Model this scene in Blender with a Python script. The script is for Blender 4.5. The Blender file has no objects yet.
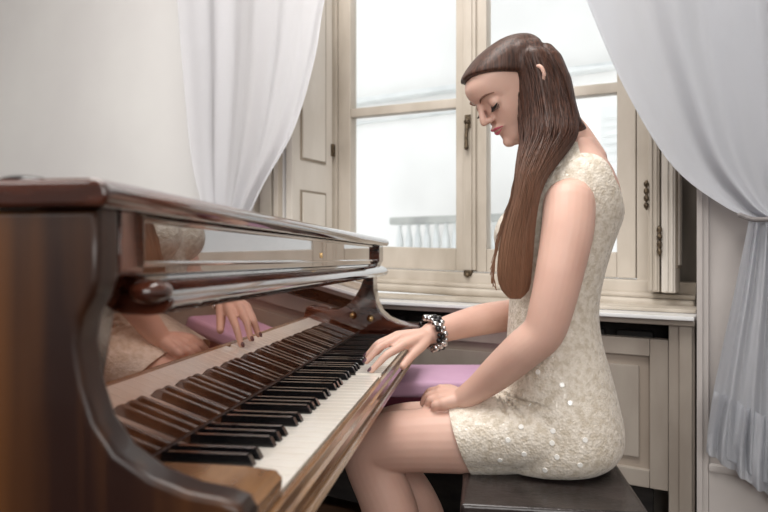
import bpy, bmesh, math, random
from mathutils import Vector, Matrix
random.seed(7)
C = bpy.context.scene.collection
S = bpy.context.scene
PI = math.pi

# ------------------------------------------------------------------ camera, world, lights, exposure
FPX, EYE, HOR = 668.0, 0.95, 259.0
cam_d = bpy.data.cameras.new('camera'); cam = bpy.data.objects.new('camera', cam_d); C.objects.link(cam)
cam.location = (0, 0, EYE); cam.rotation_euler = (PI / 2, 0, 0)
cam_d.sensor_width = 36; cam_d.lens = FPX / 768 * 36; cam_d.shift_y = 3 / 768
cam_d.clip_start = 0.02
cam_d.dof.use_dof = True; cam_d.dof.focus_distance = 1.33; cam_d.dof.aperture_fstop = 4.8
S.camera = cam
W_STR, KEY, FILL, CEIL = 1.5, 70, 24, 70
w = bpy.data.worlds.new('world'); S.world = w; w.use_nodes = True
bg = w.node_tree.nodes['Background']; bg.inputs[0].default_value = (0.93, 0.97, 1, 1); bg.inputs[1].default_value = W_STR
S.view_settings.view_transform = 'Standard'; S.view_settings.look = 'None'
S.view_settings.exposure = 0.0; S.view_settings.gamma = 1; S.view_settings.use_curve_mapping = False

def area(name, loc, target, sx, sy, power, col=(1, 1, 1)):
    d = bpy.data.lights.new(name, 'AREA'); d.shape = 'RECTANGLE'; d.size = sx; d.size_y = sy; d.energy = power; d.color = col
    o = bpy.data.objects.new(name, d); C.objects.link(o); o.location = loc
    o.rotation_euler = (Vector(target) - Vector(loc)).to_track_quat('-Z', 'Y').to_euler(); return o
area('added_key_light', (0.0, -2.8, 2.1), (0.0, 1.5, 1.0), 2.0, 1.8, KEY, (1, 0.98, 0.95))  # added soft key lamp behind the camera, no window modelled there
area('face_fill_light', (-1.9, -0.6, 2.0), (0.2, 1.4, 1.15), 1.3, 1.3, FILL, (1, 0.98, 0.95))  # unseen fill lamp added at left to brighten the face
area('overhead_fill_light', (-0.4, 1.0, 3.1), (-0.4, 1.2, 0), 1.6, 1.6, CEIL, (1, 0.97, 0.93))  # added overhead fill, no fixture hangs here

# ------------------------------------------------------------------ helpers
def at(px, py, D): return Vector(((px - 384) / FPX * D, D, EYE + (HOR - py) / FPX * D))
CT, ST = 0.9898, 0.1423
def PN(t, L, z): return Vector((ST * t - CT * L, CT * t + ST * L, z))       # piano frame
SHEAR = 0.03
def WL(u, v, q): return Vector((0.7275 - 0.8608 * u - 0.5090 * q, 2.25 + 0.5090 * u - 0.8608 * q, v))   # window wall frame
def WS(u, v, q): return WL(u, v + SHEAR * (u - 0.35), q)
def WC(u, v, q): return WL(u, v + 0.012 * (u - 0.1), q)
def WO(a, b, c): return Vector((a, b, c))

def link(o, parent=None):
    C.objects.link(o)
    if parent: o.parent = parent
    return o
def root_loc(o):
    while o.parent: o = o.parent
    return Vector(o.location)
def empty(name, loc, label=None, cat=None, group=None, kind=None):
    o = bpy.data.objects.new(name, None); C.objects.link(o); o.location = loc; o.empty_display_size = 0.05
    return tag(o, label, cat, group, kind)
def tag(o, label=None, cat=None, group=None, kind=None):
    if label: o['label'] = label
    if cat: o['category'] = cat
    if group: o['group'] = group
    if kind: o['kind'] = kind
    return o
def obj(name, bm, m, parent=None, sharp=38, loc=None, fix=True):
    if fix: bmesh.ops.recalc_face_normals(bm, faces=bm.faces)
    off = root_loc(parent) if parent else Vector(loc or (0, 0, 0))
    if off.length: bmesh.ops.translate(bm, verts=bm.verts, vec=-off)
    me = bpy.data.meshes.new(name); bm.to_mesh(me); bm.free()
    for x in (m if isinstance(m, (list, tuple)) else [m]): me.materials.append(x)
    me.polygons.foreach_set('use_smooth', [True] * len(me.polygons))
    me.set_sharp_from_angle(angle=math.radians(sharp))
    o = bpy.data.objects.new(name, me)
    if not parent: o.location = off
    if sharp == 38:
        wn = o.modifiers.new('weighted_normal', 'WEIGHTED_NORMAL'); wn.keep_sharp = True; wn.weight = 90
    return link(o, parent)
def NB(): return bmesh.new()

def box(bm, F, a0, a1, b0, b1, c0, c1, bev=0.0, seg=2):
    vs = [bm.verts.new(F(a, b, c)) for a in (a0, a1) for b in (b0, b1) for c in (c0, c1)]
    fs = [(0, 1, 3, 2), (4, 6, 7, 5), (0, 4, 5, 1), (2, 3, 7, 6), (0, 2, 6, 4), (1, 5, 7, 3)]
    faces = [bm.faces.new([vs[i] for i in f]) for f in fs]
    bmesh.ops.recalc_face_normals(bm, faces=faces)
    if bev:
        ed = list({e for f in faces for e in f.edges})
        bmesh.ops.bevel(bm, geom=ed, offset=bev, segments=seg, profile=0.6, affect='EDGES', clamp_overlap=True)
    return bm
def prism(bm, F, poly, a0, a1, bev=0.0, seg=3):
    """poly in (b, c), extruded along a"""
    A = [bm.verts.new(F(a0, b, c)) for b, c in poly]; B = [bm.verts.new(F(a1, b, c)) for b, c in poly]
    n = len(poly); faces = [bm.faces.new(A), bm.faces.new(B[::-1])]
    caps = list({e for f in faces for e in f.edges})
    for i in range(n): faces.append(bm.faces.new([A[i], A[(i + 1) % n], B[(i + 1) % n], B[i]]))
    bmesh.ops.recalc_face_normals(bm, faces=faces)
    if bev: bmesh.ops.bevel(bm, geom=caps, offset=bev, segments=seg, profile=0.6, affect='EDGES', clamp_overlap=True)
    return bm
def rings(bm, R, close=True, cap=True):
    V = [[bm.verts.new(p) for p in r] for r in R]; n = len(V[0])
    for i in range(len(V) - 1):
        for j in range(n if close else n - 1):
            bm.faces.new([V[i][j], V[i][(j + 1) % n], V[i + 1][(j + 1) % n], V[i + 1][j]])
    if cap:
        bm.faces.new(V[0][::-1]); bm.faces.new(V[-1])
    return V
def catmull(P, n):
    """P list of Vectors (any dim); returns n samples per span"""
    out = []
    P = [Vector(p) for p in P]
    for i in range(len(P) - 1):
        p0 = P[max(i - 1, 0)]; p1 = P[i]; p2 = P[i + 1]; p3 = P[min(i + 2, len(P) - 1)]
        for k in range(n):
            t = k / n
            out.append(0.5 * ((2 * p1) + (p2 - p0) * t + (2 * p0 - 5 * p1 + 4 * p2 - p3) * t * t + (3 * p1 - p0 - 3 * p2 + p3) * t ** 3))
    out.append(P[-1]); return out
def tube(bm, pts, rad, n=16, smooth=5, caps=True):
    """tapered round tube with hemispherical ends through pts with radii"""
    if smooth > 1 and len(pts) > 1:
        q = catmull([Vector((*p, r)) for p, r in zip(pts, rad)], smooth)
        pts = [Vector(v[:3]) for v in q]; rad = [v[3] for v in q]
    pts = [Vector(p) for p in pts]
    d0 = (pts[1] - pts[0]).normalized(); d1 = (pts[-1] - pts[-2]).normalized()
    seq = []
    if caps:
        for a in (80, 60, 40, 20):
            seq.append((pts[0] - d0 * rad[0] * math.sin(math.radians(a)), rad[0] * math.cos(math.radians(a)), d0))
    for i, p in enumerate(pts):
        d = (pts[min(i + 1, len(pts) - 1)] - pts[max(i - 1, 0)]).normalized(); seq.append((p, rad[i], d))
    if caps:
        for a in (20, 40, 60, 80):
            seq.append((pts[-1] + d1 * rad[-1] * math.sin(math.radians(a)), rad[-1] * math.cos(math.radians(a)), d1))
    up = Vector((0, 0, 1)) if abs(d0.z) < 0.9 else Vector((1, 0, 0))
    x = up.cross(d0).normalized(); R = []
    for p, r, d in seq:
        x = (x - d * x.dot(d)).normalized(); y = d.cross(x)
        R.append([p + (x * math.cos(2 * PI * k / n) + y * math.sin(2 * PI * k / n)) * r for k in range(n)])
    rings(bm, R); return bm
def ball(bm, c, r, sc=(1, 1, 1), n=12, F=None):
    R = []
    for i in range(1, n):
        a = PI * i / n
        R.append([Vector(c) + Vector((r * sc[0] * math.sin(a) * math.cos(2 * PI * k / (n * 2)), r * sc[1] * math.sin(a) * math.sin(2 * PI * k / (n * 2)), r * sc[2] * math.cos(a))) for k in range(n * 2)])
    if F: R = [[F(*p) for p in r] for r in R]
    rings(bm, R)
def remesh(bm, vox, it=2, fac=0.5):
    bmesh.ops.recalc_face_normals(bm, faces=bm.faces)
    me = bpy.data.meshes.new('tmp'); bm.to_mesh(me); bm.free()
    o = bpy.data.objects.new('tmp', me); C.objects.link(o)
    m = o.modifiers.new('r', 'REMESH'); m.mode = 'VOXEL'; m.voxel_size = vox
    if it:
        s = o.modifiers.new('s', 'SMOOTH'); s.factor = fac; s.iterations = it
    dg = bpy.context.evaluated_depsgraph_get(); ev = o.evaluated_get(dg)
    out = bmesh.new(); out.from_mesh(ev.to_mesh()); ev.to_mesh_clear()
    bpy.data.objects.remove(o); bpy.data.meshes.remove(me); return out
def carve(bm, cutter):
    def mk(b):
        bmesh.ops.recalc_face_normals(b, faces=b.faces)
        me = bpy.data.meshes.new('tmp'); b.to_mesh(me); b.free(); o = bpy.data.objects.new('tmp', me); C.objects.link(o); return o
    print('carve in', len(bm.verts)); a, b = mk(bm), mk(cutter)
    m = a.modifiers.new('b', 'BOOLEAN'); m.operation = 'DIFFERENCE'; m.object = b; m.solver = 'EXACT'
    dg = bpy.context.evaluated_depsgraph_get(); ev = a.evaluated_get(dg)
    out = bmesh.new(); out.from_mesh(ev.to_mesh()); ev.to_mesh_clear()
    for o in (a, b):
        me = o.data; bpy.data.objects.remove(o); bpy.data.meshes.remove(me)
    return out

# ------------------------------------------------------------------ materials
def srgb(r, g, b):
    f = lambda c: (c / 255 / 12.92) if c / 255 <= 0.04045 else ((c / 255 + 0.055) / 1.055) ** 2.4
    return (f(r), f(g), f(b), 1)
def newmat(name):
    m = bpy.data.materials.new(name); m.use_nodes = True; nt = m.node_tree
    return m, nt, nt.nodes['Principled BSDF']
def N(nt, typ, **k):
    n = nt.nodes.new(typ)
    for a, b in k.items(): setattr(n, a, b)
    return n
def noisy(name, c1, c2, scale=(4, 4, 4), rough=0.6, bump=0.0, bscale=60, detail=4, lo=0.35, hi=0.65, **pr):
    m, nt, p = newmat(name)
    tc = N(nt, 'ShaderNodeTexCoord'); mp = N(nt, 'ShaderNodeMapping'); mp.inputs['Scale'].default_value = scale
    nt.links.new(tc.outputs['Object'], mp.inputs[0])
    no = N(nt, 'ShaderNodeTexNoise'); no.inputs['Scale'].default_value = 1; no.inputs['Detail'].default_value = detail
    nt.links.new(mp.outputs[0], no.inputs['Vector'])
    cr = N(nt, 'ShaderNodeValToRGB'); cr.color_ramp.elements[0].position = lo; cr.color_ramp.elements[1].position = hi
    cr.color_ramp.elements[0].color = c1; cr.color_ramp.elements[1].color = c2
    nt.links.new(no.outputs['Fac'], cr.inputs[0]); nt.links.new(cr.outputs[0], p.inputs['Base Color'])
    p.inputs['Roughness'].default_value = rough
    for k, v in pr.items(): p.inputs[k.replace('_', ' ')].default_value = v
    if bump:
        n2 = N(nt, 'ShaderNodeTexNoise'); n2.inputs['Scale'].default_value = bscale; n2.inputs['Detail'].default_value = 3
        nt.links.new(tc.outputs['Object'], n2.inputs['Vector'])
        b = N(nt, 'ShaderNodeBump'); b.inputs['Strength'].default_value = bump; b.inputs['Distance'].default_value = 0.002
        nt.links.new(n2.outputs['Fac'], b.inputs['Height']); nt.links.new(b.outputs[0], p.inputs['Normal'])
    return m
LAC = dict(IOR=1.9, Coat_Weight=1.0, Coat_Roughness=0.02)
M = {}
M['case'] = noisy('mahogany_case_lacquer', srgb(34, 15, 10), srgb(106, 66, 33), (9, 9, 0.5), 0.35, detail=4, lo=0.40, hi=0.63, IOR=1.4, Coat_Weight=0.15, Coat_Roughness=0.06)
M['wood'] = noisy('mahogany_lacquer', srgb(46, 20, 15), srgb(96, 50, 34), (7, 7, 60), 0.08, detail=5, IOR=1.5, Coat_Weight=0.6, Coat_Roughness=0.02)
M['fall'] = noisy('fallboard_lacquer', srgb(116, 66, 44), srgb(156, 100, 68), (4, 4, 14), 0.03, detail=5, Metallic=0.4, IOR=1.9, Coat_Weight=1.0, Coat_Roughness=0.0)
M['frontpanel'] = noisy('front_panel_lacquer', srgb(92, 52, 38), srgb(128, 82, 58), (6, 6, 40), 0.03, detail=5, IOR=2.8, Coat_Weight=1.0, Coat_Roughness=0.0)
M['slip'] = noisy('keyslip_lacquer', srgb(112, 78, 50), srgb(150, 112, 76), (30, 8, 60), 0.25, detail=5, IOR=1.5, Coat_Weight=0.4, Coat_Roughness=0.08)
M['ivory'] = noisy('ivory_key', srgb(238, 232, 222), srgb(244, 240, 232), (20, 20, 20), 0.18, Coat_Weight=0.4)
M['ebony'] = noisy('ebony_key', srgb(12, 12, 14), srgb(24, 23, 24), (20, 20, 20), 0.16, Coat_Weight=0.6)
M['felt'] = noisy('dark_felt', srgb(60, 40, 38), srgb(110, 96, 92), (200, 200, 200), 0.9)
M['brass'] = noisy('brass', srgb(190, 150, 100), srgb(220, 190, 140), (50, 50, 50), 0.25, Metallic=1.0)
M['iron'] = noisy('dark_iron', srgb(70, 60, 50), srgb(120, 105, 85), (80, 80, 80), 0.45, Metallic=0.8)
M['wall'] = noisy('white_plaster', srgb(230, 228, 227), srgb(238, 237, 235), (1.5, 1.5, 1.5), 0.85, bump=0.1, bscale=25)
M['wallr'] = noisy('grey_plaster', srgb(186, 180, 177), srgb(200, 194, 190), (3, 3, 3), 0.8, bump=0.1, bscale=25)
M['ceil'] = noisy('ceiling_paint', srgb(225, 223, 220), srgb(232, 230, 228), (2, 2, 2), 0.9)
M['floor'] = noisy('dark_parquet', srgb(44, 30, 22), srgb(80, 56, 40), (3, 24, 3), 0.4)
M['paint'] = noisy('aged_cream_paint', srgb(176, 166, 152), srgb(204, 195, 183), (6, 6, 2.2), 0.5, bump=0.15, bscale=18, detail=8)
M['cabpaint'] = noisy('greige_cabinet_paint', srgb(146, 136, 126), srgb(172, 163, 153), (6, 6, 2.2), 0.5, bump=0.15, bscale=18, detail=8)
M['paintw'] = noisy('pale_cream_paint', srgb(208, 201, 191), srgb(224, 218, 209), (6, 6, 2.2), 0.5, bump=0.12, bscale=18, detail=7)
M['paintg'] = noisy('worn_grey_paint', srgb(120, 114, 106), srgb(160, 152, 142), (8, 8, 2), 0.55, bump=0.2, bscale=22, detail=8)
M['groove'] = noisy('dark_groove_colour', srgb(134, 122, 106), srgb(162, 150, 134), (12, 12, 4), 0.6)  # panel borders coloured darker than the leaf
M['panel'] = noisy('taupe_panel_paint', srgb(150, 138, 126), srgb(170, 158, 146), (4, 4, 2), 0.5, bump=0.1, bscale=20)
M['dark'] = noisy('painted_recess_shade', srgb(22, 20, 20), srgb(48, 44, 42), (12, 12, 30), 0.7)  # near-black colour standing in for shade inside the cabinet
M['marble'] = noisy('white_marble', srgb(222, 224, 226), srgb(240, 241, 242), (5, 5, 5), 0.2)
M['stone'] = noisy('pale_facade_stucco', srgb(226, 224, 220), srgb(236, 234, 230), (1, 1, 1), 0.9)
M['stoneg'] = noisy('grey_facade_stone', srgb(150, 150, 146), srgb(176, 176, 170), (3, 3, 3), 0.9)
M['stonel'] = noisy('light_facade_stone', srgb(204, 206, 204), srgb(220, 221, 218), (3, 3, 3), 0.9)
M['leather'] = noisy('dark_leather', srgb(34, 28, 28), srgb(54, 46, 45), (14, 14, 14), 0.22, bump=0.35, bscale=90)
M['lightwood'] = noisy('worn_bench_wood', srgb(150, 140, 134), srgb(178, 168, 160), (10, 10, 40), 0.5)
M['purple'] = noisy('lilac_upholstery', srgb(206, 162, 194), srgb(218, 178, 206), (6, 6, 6), 0.75, bump=0.2, bscale=300)
M['maroon'] = noisy('maroon_upholstery', srgb(84, 22, 44), srgb(106, 34, 58), (6, 6, 6), 0.75, bump=0.2, bscale=300)
M['nail'] = noisy('dark_nail_polish', srgb(84, 60, 72), srgb(104, 76, 88), (50, 50, 50), 0.2)
M['lip'] = noisy('rose_lipstick', srgb(176, 74, 92), srgb(190, 92, 106), (80, 80, 80), 0.35)
M['lash'] = noisy('dark_lashes', srgb(24, 18, 16), srgb(36, 26, 22), (80, 80, 80), 0.6)
M['brow'] = noisy('brown_brow', srgb(110, 76, 62), srgb(132, 96, 80), (80, 80, 80), 0.7)
M['silver'] = noisy('silver_metal', srgb(190, 190, 192), srgb(226, 226, 228), (60, 60, 60), 0.15, Metallic=1.0)
M['blackbead'] = noisy('black_bead', srgb(14, 14, 16), srgb(34, 33, 36), (60, 60, 60), 0.12)
M['seq'] = noisy('glint_white_sequin', srgb(248, 246, 240), srgb(254, 253, 250), (60, 60, 60), 0.08, Coat_Weight=0.6)  # sequins coloured near-white so their glints are painted in
M['cord'] = noisy('grey_tieback_cord', srgb(110, 106, 106), srgb(136, 132, 132), (90, 90, 90), 0.8)

m, nt, p = newmat('skin'); M['skin'] = m
tc = N(nt, 'ShaderNodeTexCoord'); no = N(nt, 'ShaderNodeTexNoise'); no.inputs['Scale'].default_value = 9; no.inputs['Detail'].default_value = 4
nt.links.new(tc.outputs['Object'], no.inputs['Vector'])
cr = N(nt, 'ShaderNodeValToRGB'); cr.color_ramp.elements[0].color = srgb(206, 164, 148); cr.color_ramp.elements[1].color = srgb(222, 184, 168)
cr.color_ramp.elements[0].position = 0.3; cr.color_ramp.elements[1].position = 0.7
nt.links.new(no.outputs['Fac'], cr.inputs[0]); nt.links.new(cr.outputs[0], p.inputs['Base Color'])
p.inputs['Roughness'].default_value = 0.5; p.inputs['Subsurface Weight'].default_value = 0.12; p.inputs['Subsurface Scale'].default_value = 0.02
p.inputs['Subsurface Radius'].default_value = (1, 0.35, 0.2)

m, nt, p = newmat('ivory_sequined_lace'); M['dress'] = m
tc = N(nt, 'ShaderNodeTexCoord')
vo = N(nt, 'ShaderNodeTexVoronoi'); vo.inputs['Scale'].default_value = 210; nt.links.new(tc.outputs['Object'], vo.inputs['Vector'])
no = N(nt, 'ShaderNodeTexNoise'); no.inputs['Scale'].default_value = 85; no.inputs['Detail'].default_value = 6; nt.links.new(tc.outputs['Object'], no.inputs['Vector'])
cr = N(nt, 'ShaderNodeValToRGB'); cr.color_ramp.elements[0].color = srgb(202, 190, 172); cr.color_ramp.elements[1].color = srgb(228, 219, 206)
cr.color_ramp.elements[0].position = 0.36; cr.color_ramp.elements[1].position = 0.58
nt.links.new(no.outputs['Fac'], cr.inputs[0]); nt.links.new(cr.outputs[0], p.inputs['Base Color'])
sx = N(nt, 'ShaderNodeSeparateColor'); nt.links.new(vo.outputs['Color'], sx.inputs[0])
mr = N(nt, 'ShaderNodeMapRange'); mr.inputs[1].default_value = 0.6; mr.inputs[2].default_value = 1; mr.inputs[3].default_value = 0.65; mr.inputs[4].default_value = 0.18
nt.links.new(sx.outputs[0], mr.inputs[0]); nt.links.new(mr.outputs[0], p.inputs['Roughness'])
p.inputs['Specular IOR Level'].default_value = 0.7; p.inputs['Sheen Weight'].default_value = 0.2
ad = N(nt, 'ShaderNodeMath', operation='ADD'); nt.links.new(no.outputs['Fac'], ad.inputs[0]); nt.links.new(vo.outputs['Distance'], ad.inputs[1])
bu = N(nt, 'ShaderNodeBump'); bu.inputs['Strength'].default_value = 0.5; bu.inputs['Distance'].default_value = 0.0025
nt.links.new(ad.outputs[0], bu.inputs['Height']); nt.links.new(bu.outputs[0], p.inputs['Normal'])

m, nt, p = newmat('brown_hair'); M['hair'] = m
tc = N(nt, 'ShaderNodeTexCoord'); mp = N(nt, 'ShaderNodeMapping'); mp.inputs['Scale'].default_value = (260, 260, 7)
nt.links.new(tc.outputs['Object'], mp.inputs[0]); no = N(nt, 'ShaderNodeTexNoise'); no.inputs['Scale'].default_value = 1; no.inputs['Detail'].default_value = 4
nt.links.new(mp.outputs[0], no.inputs['Vector'])
cr = N(nt, 'ShaderNodeValToRGB'); cr.color_ramp.elements[0].color = srgb(42, 26, 21); cr.color_ramp.elements[1].color = srgb(88, 58, 46)
cr.color_ramp.elements[0].position = 0.32; cr.color_ramp.elements[1].position = 0.68
nt.links.new(no.outputs['Fac'], cr.inputs[0])
sz = N(nt, 'ShaderNodeSeparateXYZ'); nt.links.new(tc.outputs['Object'], sz.inputs[0])
mz = N(nt, 'ShaderNodeMapRange'); mz.inputs[1].default_value = 0.87; mz.inputs[2].default_value = 1.18; mz.inputs[3].default_value = 0.6; mz.inputs[4].default_value = 0.0
nt.links.new(sz.outputs[2], mz.inputs[0])
mx = N(nt, 'ShaderNodeMix', data_type='RGBA'); nt.links.new(mz.outputs[0], mx.inputs[0]); nt.links.new(cr.outputs[0], mx.inputs[6]); mx.inputs[7].default_value = srgb(176, 132, 104)
nt.links.new(mx.outputs[2], p.inputs['Base Color']); p.inputs['Roughness'].default_value = 0.46; p.inputs['Specular IOR Level'].default_value = 0.4
bu = N(nt, 'ShaderNodeBump'); bu.inputs['Strength'].default_value = 0.4; bu.inputs['Distance'].default_value = 0.002
nt.links.new(no.outputs['Fac'], bu.inputs['Height']); nt.links.new(bu.outputs[0], p.inputs['Normal'])

def sheer(name, col, tr):
    m, nt, p = newmat(name); out = nt.nodes['Material Output']
    p.inputs['Base Color'].default_value = col; p.inputs['Roughness'].default_value = 0.9
    t = N(nt, 'ShaderNodeBsdfTranslucent'); t.inputs[0].default_value = col
    x = N(nt, 'ShaderNodeBsdfTransparent'); a = N(nt, 'ShaderNodeMixShader'); b = N(nt, 'ShaderNodeMixShader')
    a.inputs[0].default_value = 0.35; nt.links.new(p.outputs[0], a.inputs[1]); nt.links.new(t.outputs[0], a.inputs[2])
    tc = N(nt, 'ShaderNodeTexCoord'); no = N(nt, 'ShaderNodeTexNoise'); no.inputs['Scale'].default_value = 400; nt.links.new(tc.outputs['Object'], no.inputs[0])
    mr = N(nt, 'ShaderNodeMapRange'); mr.inputs[3].default_value = tr * 0.8; mr.inputs[4].default_value = tr * 1.2
    nt.links.new(no.outputs['Fac'], mr.inputs[0]); nt.links.new(mr.outputs[0], b.inputs[0])
    nt.links.new(a.outputs[0], b.inputs[1]); nt.links.new(x.outputs[0], b.inputs[2]); nt.links.new(b.outputs[0], out.inputs[0])
    return m
M['sheer'] = sheer('sheer_white_voile', srgb(242, 242, 245), 0.12)
M['sheerr'] = sheer('sheer_grey_voile', srgb(222, 224, 229), 0.05)
m, nt, p = newmat('window_glass'); M['glass'] = m
out = nt.nodes['Material Output']; x = N(nt, 'ShaderNodeBsdfTransparent'); g = N(nt, 'ShaderNodeBsdfGlossy'); g.inputs['Roughness'].default_value = 0.0
fr = N(nt, 'ShaderNodeFresnel'); fr.inputs[0].default_value = 1.35; mm = N(nt, 'ShaderNodeMixShader')
nt.links.new(fr.outputs[0], mm.inputs[0]); nt.links.new(x.outputs[0], mm.inputs[1]); nt.links.new(g.outputs[0], mm.inputs[2]); nt.links.new(mm.outputs[0], out.inputs[0])

# ------------------------------------------------------------------ room shell
U0, U1, RQ, QB, ZC = -3.2, 4.2, 0.32, 6.2, 3.3
RU0, RU1 = -0.328, 1.10                # recess from right to left
def struct(name, bm, m): return tag(obj(name, bm, m), kind='structure')
struct('floor', box(NB(), WL, U0 - 0.2, U1 + 0.2, -0.12, 0.0, -0.3, QB + 0.2), M['floor'])
struct('ceiling', box(NB(), WL, U0 - 0.2, U1 + 0.2, ZC, ZC + 0.1, -0.3, QB + 0.2), M['ceil'])
struct('wall_front_left', box(NB(), WL, RU1, U1 + 0.2, 0, ZC, -0.12, RQ), M['wall'])
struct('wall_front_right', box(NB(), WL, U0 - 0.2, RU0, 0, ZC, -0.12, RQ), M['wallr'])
struct('wall_front_above', box(NB(), WL, RU0, RU1, 2.75, ZC, -0.12, RQ), M['wall'])
b = NB(); box(b, WL, RU0, RU1, 0, 0.78, -0.12, 0.0); box(b, WL, RU0, -0.165, 0.78, 2.75, -0.12, 0.0)
struct('wall_front_recess', b, M['paintg'])
struct('wall_left', box(NB(), WL, U1, U1 + 0.12, 0, ZC, RQ, QB), M['wall'])
struct('wall_right', box(NB(), WL, U0 - 0.12, U0, 0, ZC, RQ, QB), M['wall'])
struct('wall_back', box(NB(), WL, U0, U1, 0, ZC, QB, QB + 0.12), M['wall'])
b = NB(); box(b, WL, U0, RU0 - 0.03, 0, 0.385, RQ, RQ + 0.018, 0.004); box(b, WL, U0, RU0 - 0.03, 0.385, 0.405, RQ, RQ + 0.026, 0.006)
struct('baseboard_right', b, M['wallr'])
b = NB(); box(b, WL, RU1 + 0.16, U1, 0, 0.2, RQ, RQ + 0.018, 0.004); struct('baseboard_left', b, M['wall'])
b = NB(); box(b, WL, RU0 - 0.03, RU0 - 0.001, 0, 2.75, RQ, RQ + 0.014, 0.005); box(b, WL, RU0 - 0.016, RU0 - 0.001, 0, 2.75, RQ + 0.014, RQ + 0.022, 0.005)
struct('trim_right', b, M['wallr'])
b = NB()
for u0, u1, q in ((1.101, 1.125, 0.03), (1.14, 1.20, 0.022), (1.205, 1.25, 0.045)): box(b, WL, u0, u1, 0, 2.75, RQ, RQ + q, 0.006)
struct('trim_left', b, M['paint'])

# window_1
win = empty('window_1', WL(0.46, 0.8, 0.0), kind='structure')
b = NB()
box(b, WS, 1.056, 1.10, 0.86, 2.75, -0.06, 0.03, 0.006); box(b, WS, 1.075, 1.10, 0.86, 2.75, 0.03, 0.045, 0.005)
box(b, WS, -0.165, -0.122, 0.86, 2.75, -0.06, 0.03, 0.006)
box(b, WS, -0.165, 1.10, 2.6, 2.75, -0.06, 0.03, 0.006)
obj('window_frame', b, M['paint'], win)
b = NB()
box(b, WS, -0.3, 1.10, 0.855, 0.897, -0.07, 0.045, 0.008)
box(b, WS, -0.3, 1.10, 0.842, 0.858, -0.07, 0.075, 0.006)
box(b, WS, -0.3, 1.10, 0.812, 0.842, -0.07, 0.10, 0.012, 3)
obj('window_sill', b, M['paint'], win)
obj('sill_board', box(NB(), WC, RU0 + 0.01, 1.095, 0.8005, 0.812, 0.09, 0.24, 0.004), M['paint'], win)
VB, VT, VM = 0.985, 2.52, 1.53
def casement(u0, u1, inner):
    b = NB(); s = 0.06
    box(b, WS, u0, u0 + s, 0.9, 2.598, -0.03, 0.02, 0.005); box(b, WS, u1 - s, u1, 0.9, 2.598, -0.03, 0.02, 0.005)
    box(b, WS, u0 + s, u1 - s, 0.9, VB, -0.03, 0.018, 0.005); box(b, WS, u0 + s, u1 - s, VT, 2.598, -0.03, 0.018, 0.005)
    c = obj('casement', b, M['paint'], win)
    obj('glazing_bar', box(NB(), WS, u0 + s - 0.002, u1 - s + 0.002, VM - 0.018, VM + 0.018, -0.028, 0.016, 0.006), M['paint'], c)
    obj('window_pane', box(NB(), WS, u0 + s - 0.004, u1 - s + 0.004, VB - 0.004, VM - 0.016, -0.012, -0.008), M['glass'], c)
    obj('window_pane', box(NB(), WS, u0 + s - 0.004, u1 - s + 0.004, VM + 0.016, VT + 0.004, -0.012, -0.008), M['glass'], c)
    return c
casement(0.462, 1.054, 1); casement(-0.118, 0.460, 0)
b = NB(); box(b, WS, 0.436, 0.486, 0.905, 2.595, 0.021, 0.036, 0.006); box(b, WS, 0.448, 0.474, 0.905, 2.595, 0.036, 0.044, 0.004)
obj('centre_batten', b, M['paint'], win)
b = NB()
hz = lambda y: EYE + (HOR - y) / FPX * 2.44
tube(b, [WS(0.461, 1.445, 0.05), WS(0.461, 1.40, 0.062), WS(0.461, 1.352, 0.06)], [0.009, 0.0065, 0.0085], 10)
ball(b, WS(0.461, 1.448, 0.052), 0.013, (1, 1, 1), 8)
box(b, WS, 0.449, 0.473, 1.425, 1.475, 0.044, 0.05, 0.003)
obj('window_handle', b, M['iron'], win)
b = NB(); box(b, WS, 0.445, 0.477, 0.885, 0.905, 0.03, 0.052, 0.004); ball(b, WS(0.461, 0.888, 0.052), 0.009)
obj('window_bolt', b, M['iron'], win)

# right recess strip, shutters
def shutter_panels(b, bg_, u, sgn, q0, q1, zs):
    """raised frames on a leaf face at u facing -u (sgn=-1)"""
    for z0, z1 in zs:
        ua, ub = sorted((u, u + sgn * 0.004))
        box(bg_, WS, ua, ub, z0, z1, q0, q1)
        ua, ub = sorted((u, u + sgn * 0.009))
        box(b, WS, ua, ub, z0 + 0.009, z1 - 0.009, q0 + 0.009, q1 - 0.009, 0.004)
ls = empty('window_shutter', WL(1.075, 0.83, 0.17), 'tall cream panelled shutter folded open at left of the window, by the left curtain', 'shutter', 'window shutters')
b = NB(); box(b, WS, 1.062, 1.092, 0.83, 2.7, 0.05, 0.315, 0.004); obj('shutter_leaf', b, M['paintw'], ls)
b = NB(); g = NB(); shutter_panels(b, g, 1.062, -1, 0.10, 0.265, ((0.86, 1.195), (1.31, 2.6)))
obj('raised_panel', b, M['paintw'], ls); obj('panel_groove', g, M['groove'], ls)
b = NB(); box(b, WS, 1.05, 1.064, 1.35, 1.40, 0.045, 0.062, 0.003); obj('hinge', b, M['iron'], ls)
rs = empty('window_shutter', WL(-0.21, 0.86, 0.09), 'narrow cream shutter leaves folded in a stack behind the right curtain', 'shutter', 'window shutters')
for i, (u0, u1, q1) in enumerate(((-0.205, -0.172, 0.125), (-0.252, -0.212, 0.14))):
    b = NB(); box(b, WS, u0, u1, 0.865, 2.7, 0.03, q1, 0.005)
    for k in range(2): box(b, WS, u0 + 0.006 + k * 0.014, u0 + 0.013 + k * 0.014, 0.87, 2.69, q1, q1 + 0.006, 0.002)
    obj('shutter_leaf', b, M['paint'] if i == 0 else M['paintw'], rs)
b = NB(); g = NB(); shutter_panels(b, g, -0.252, -1, 0.045, 0.125, ((0.94, 2.6),)); obj('raised_panel', b, M['paintw'], rs); obj('panel_groove', g, M['groove'], rs)
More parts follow.
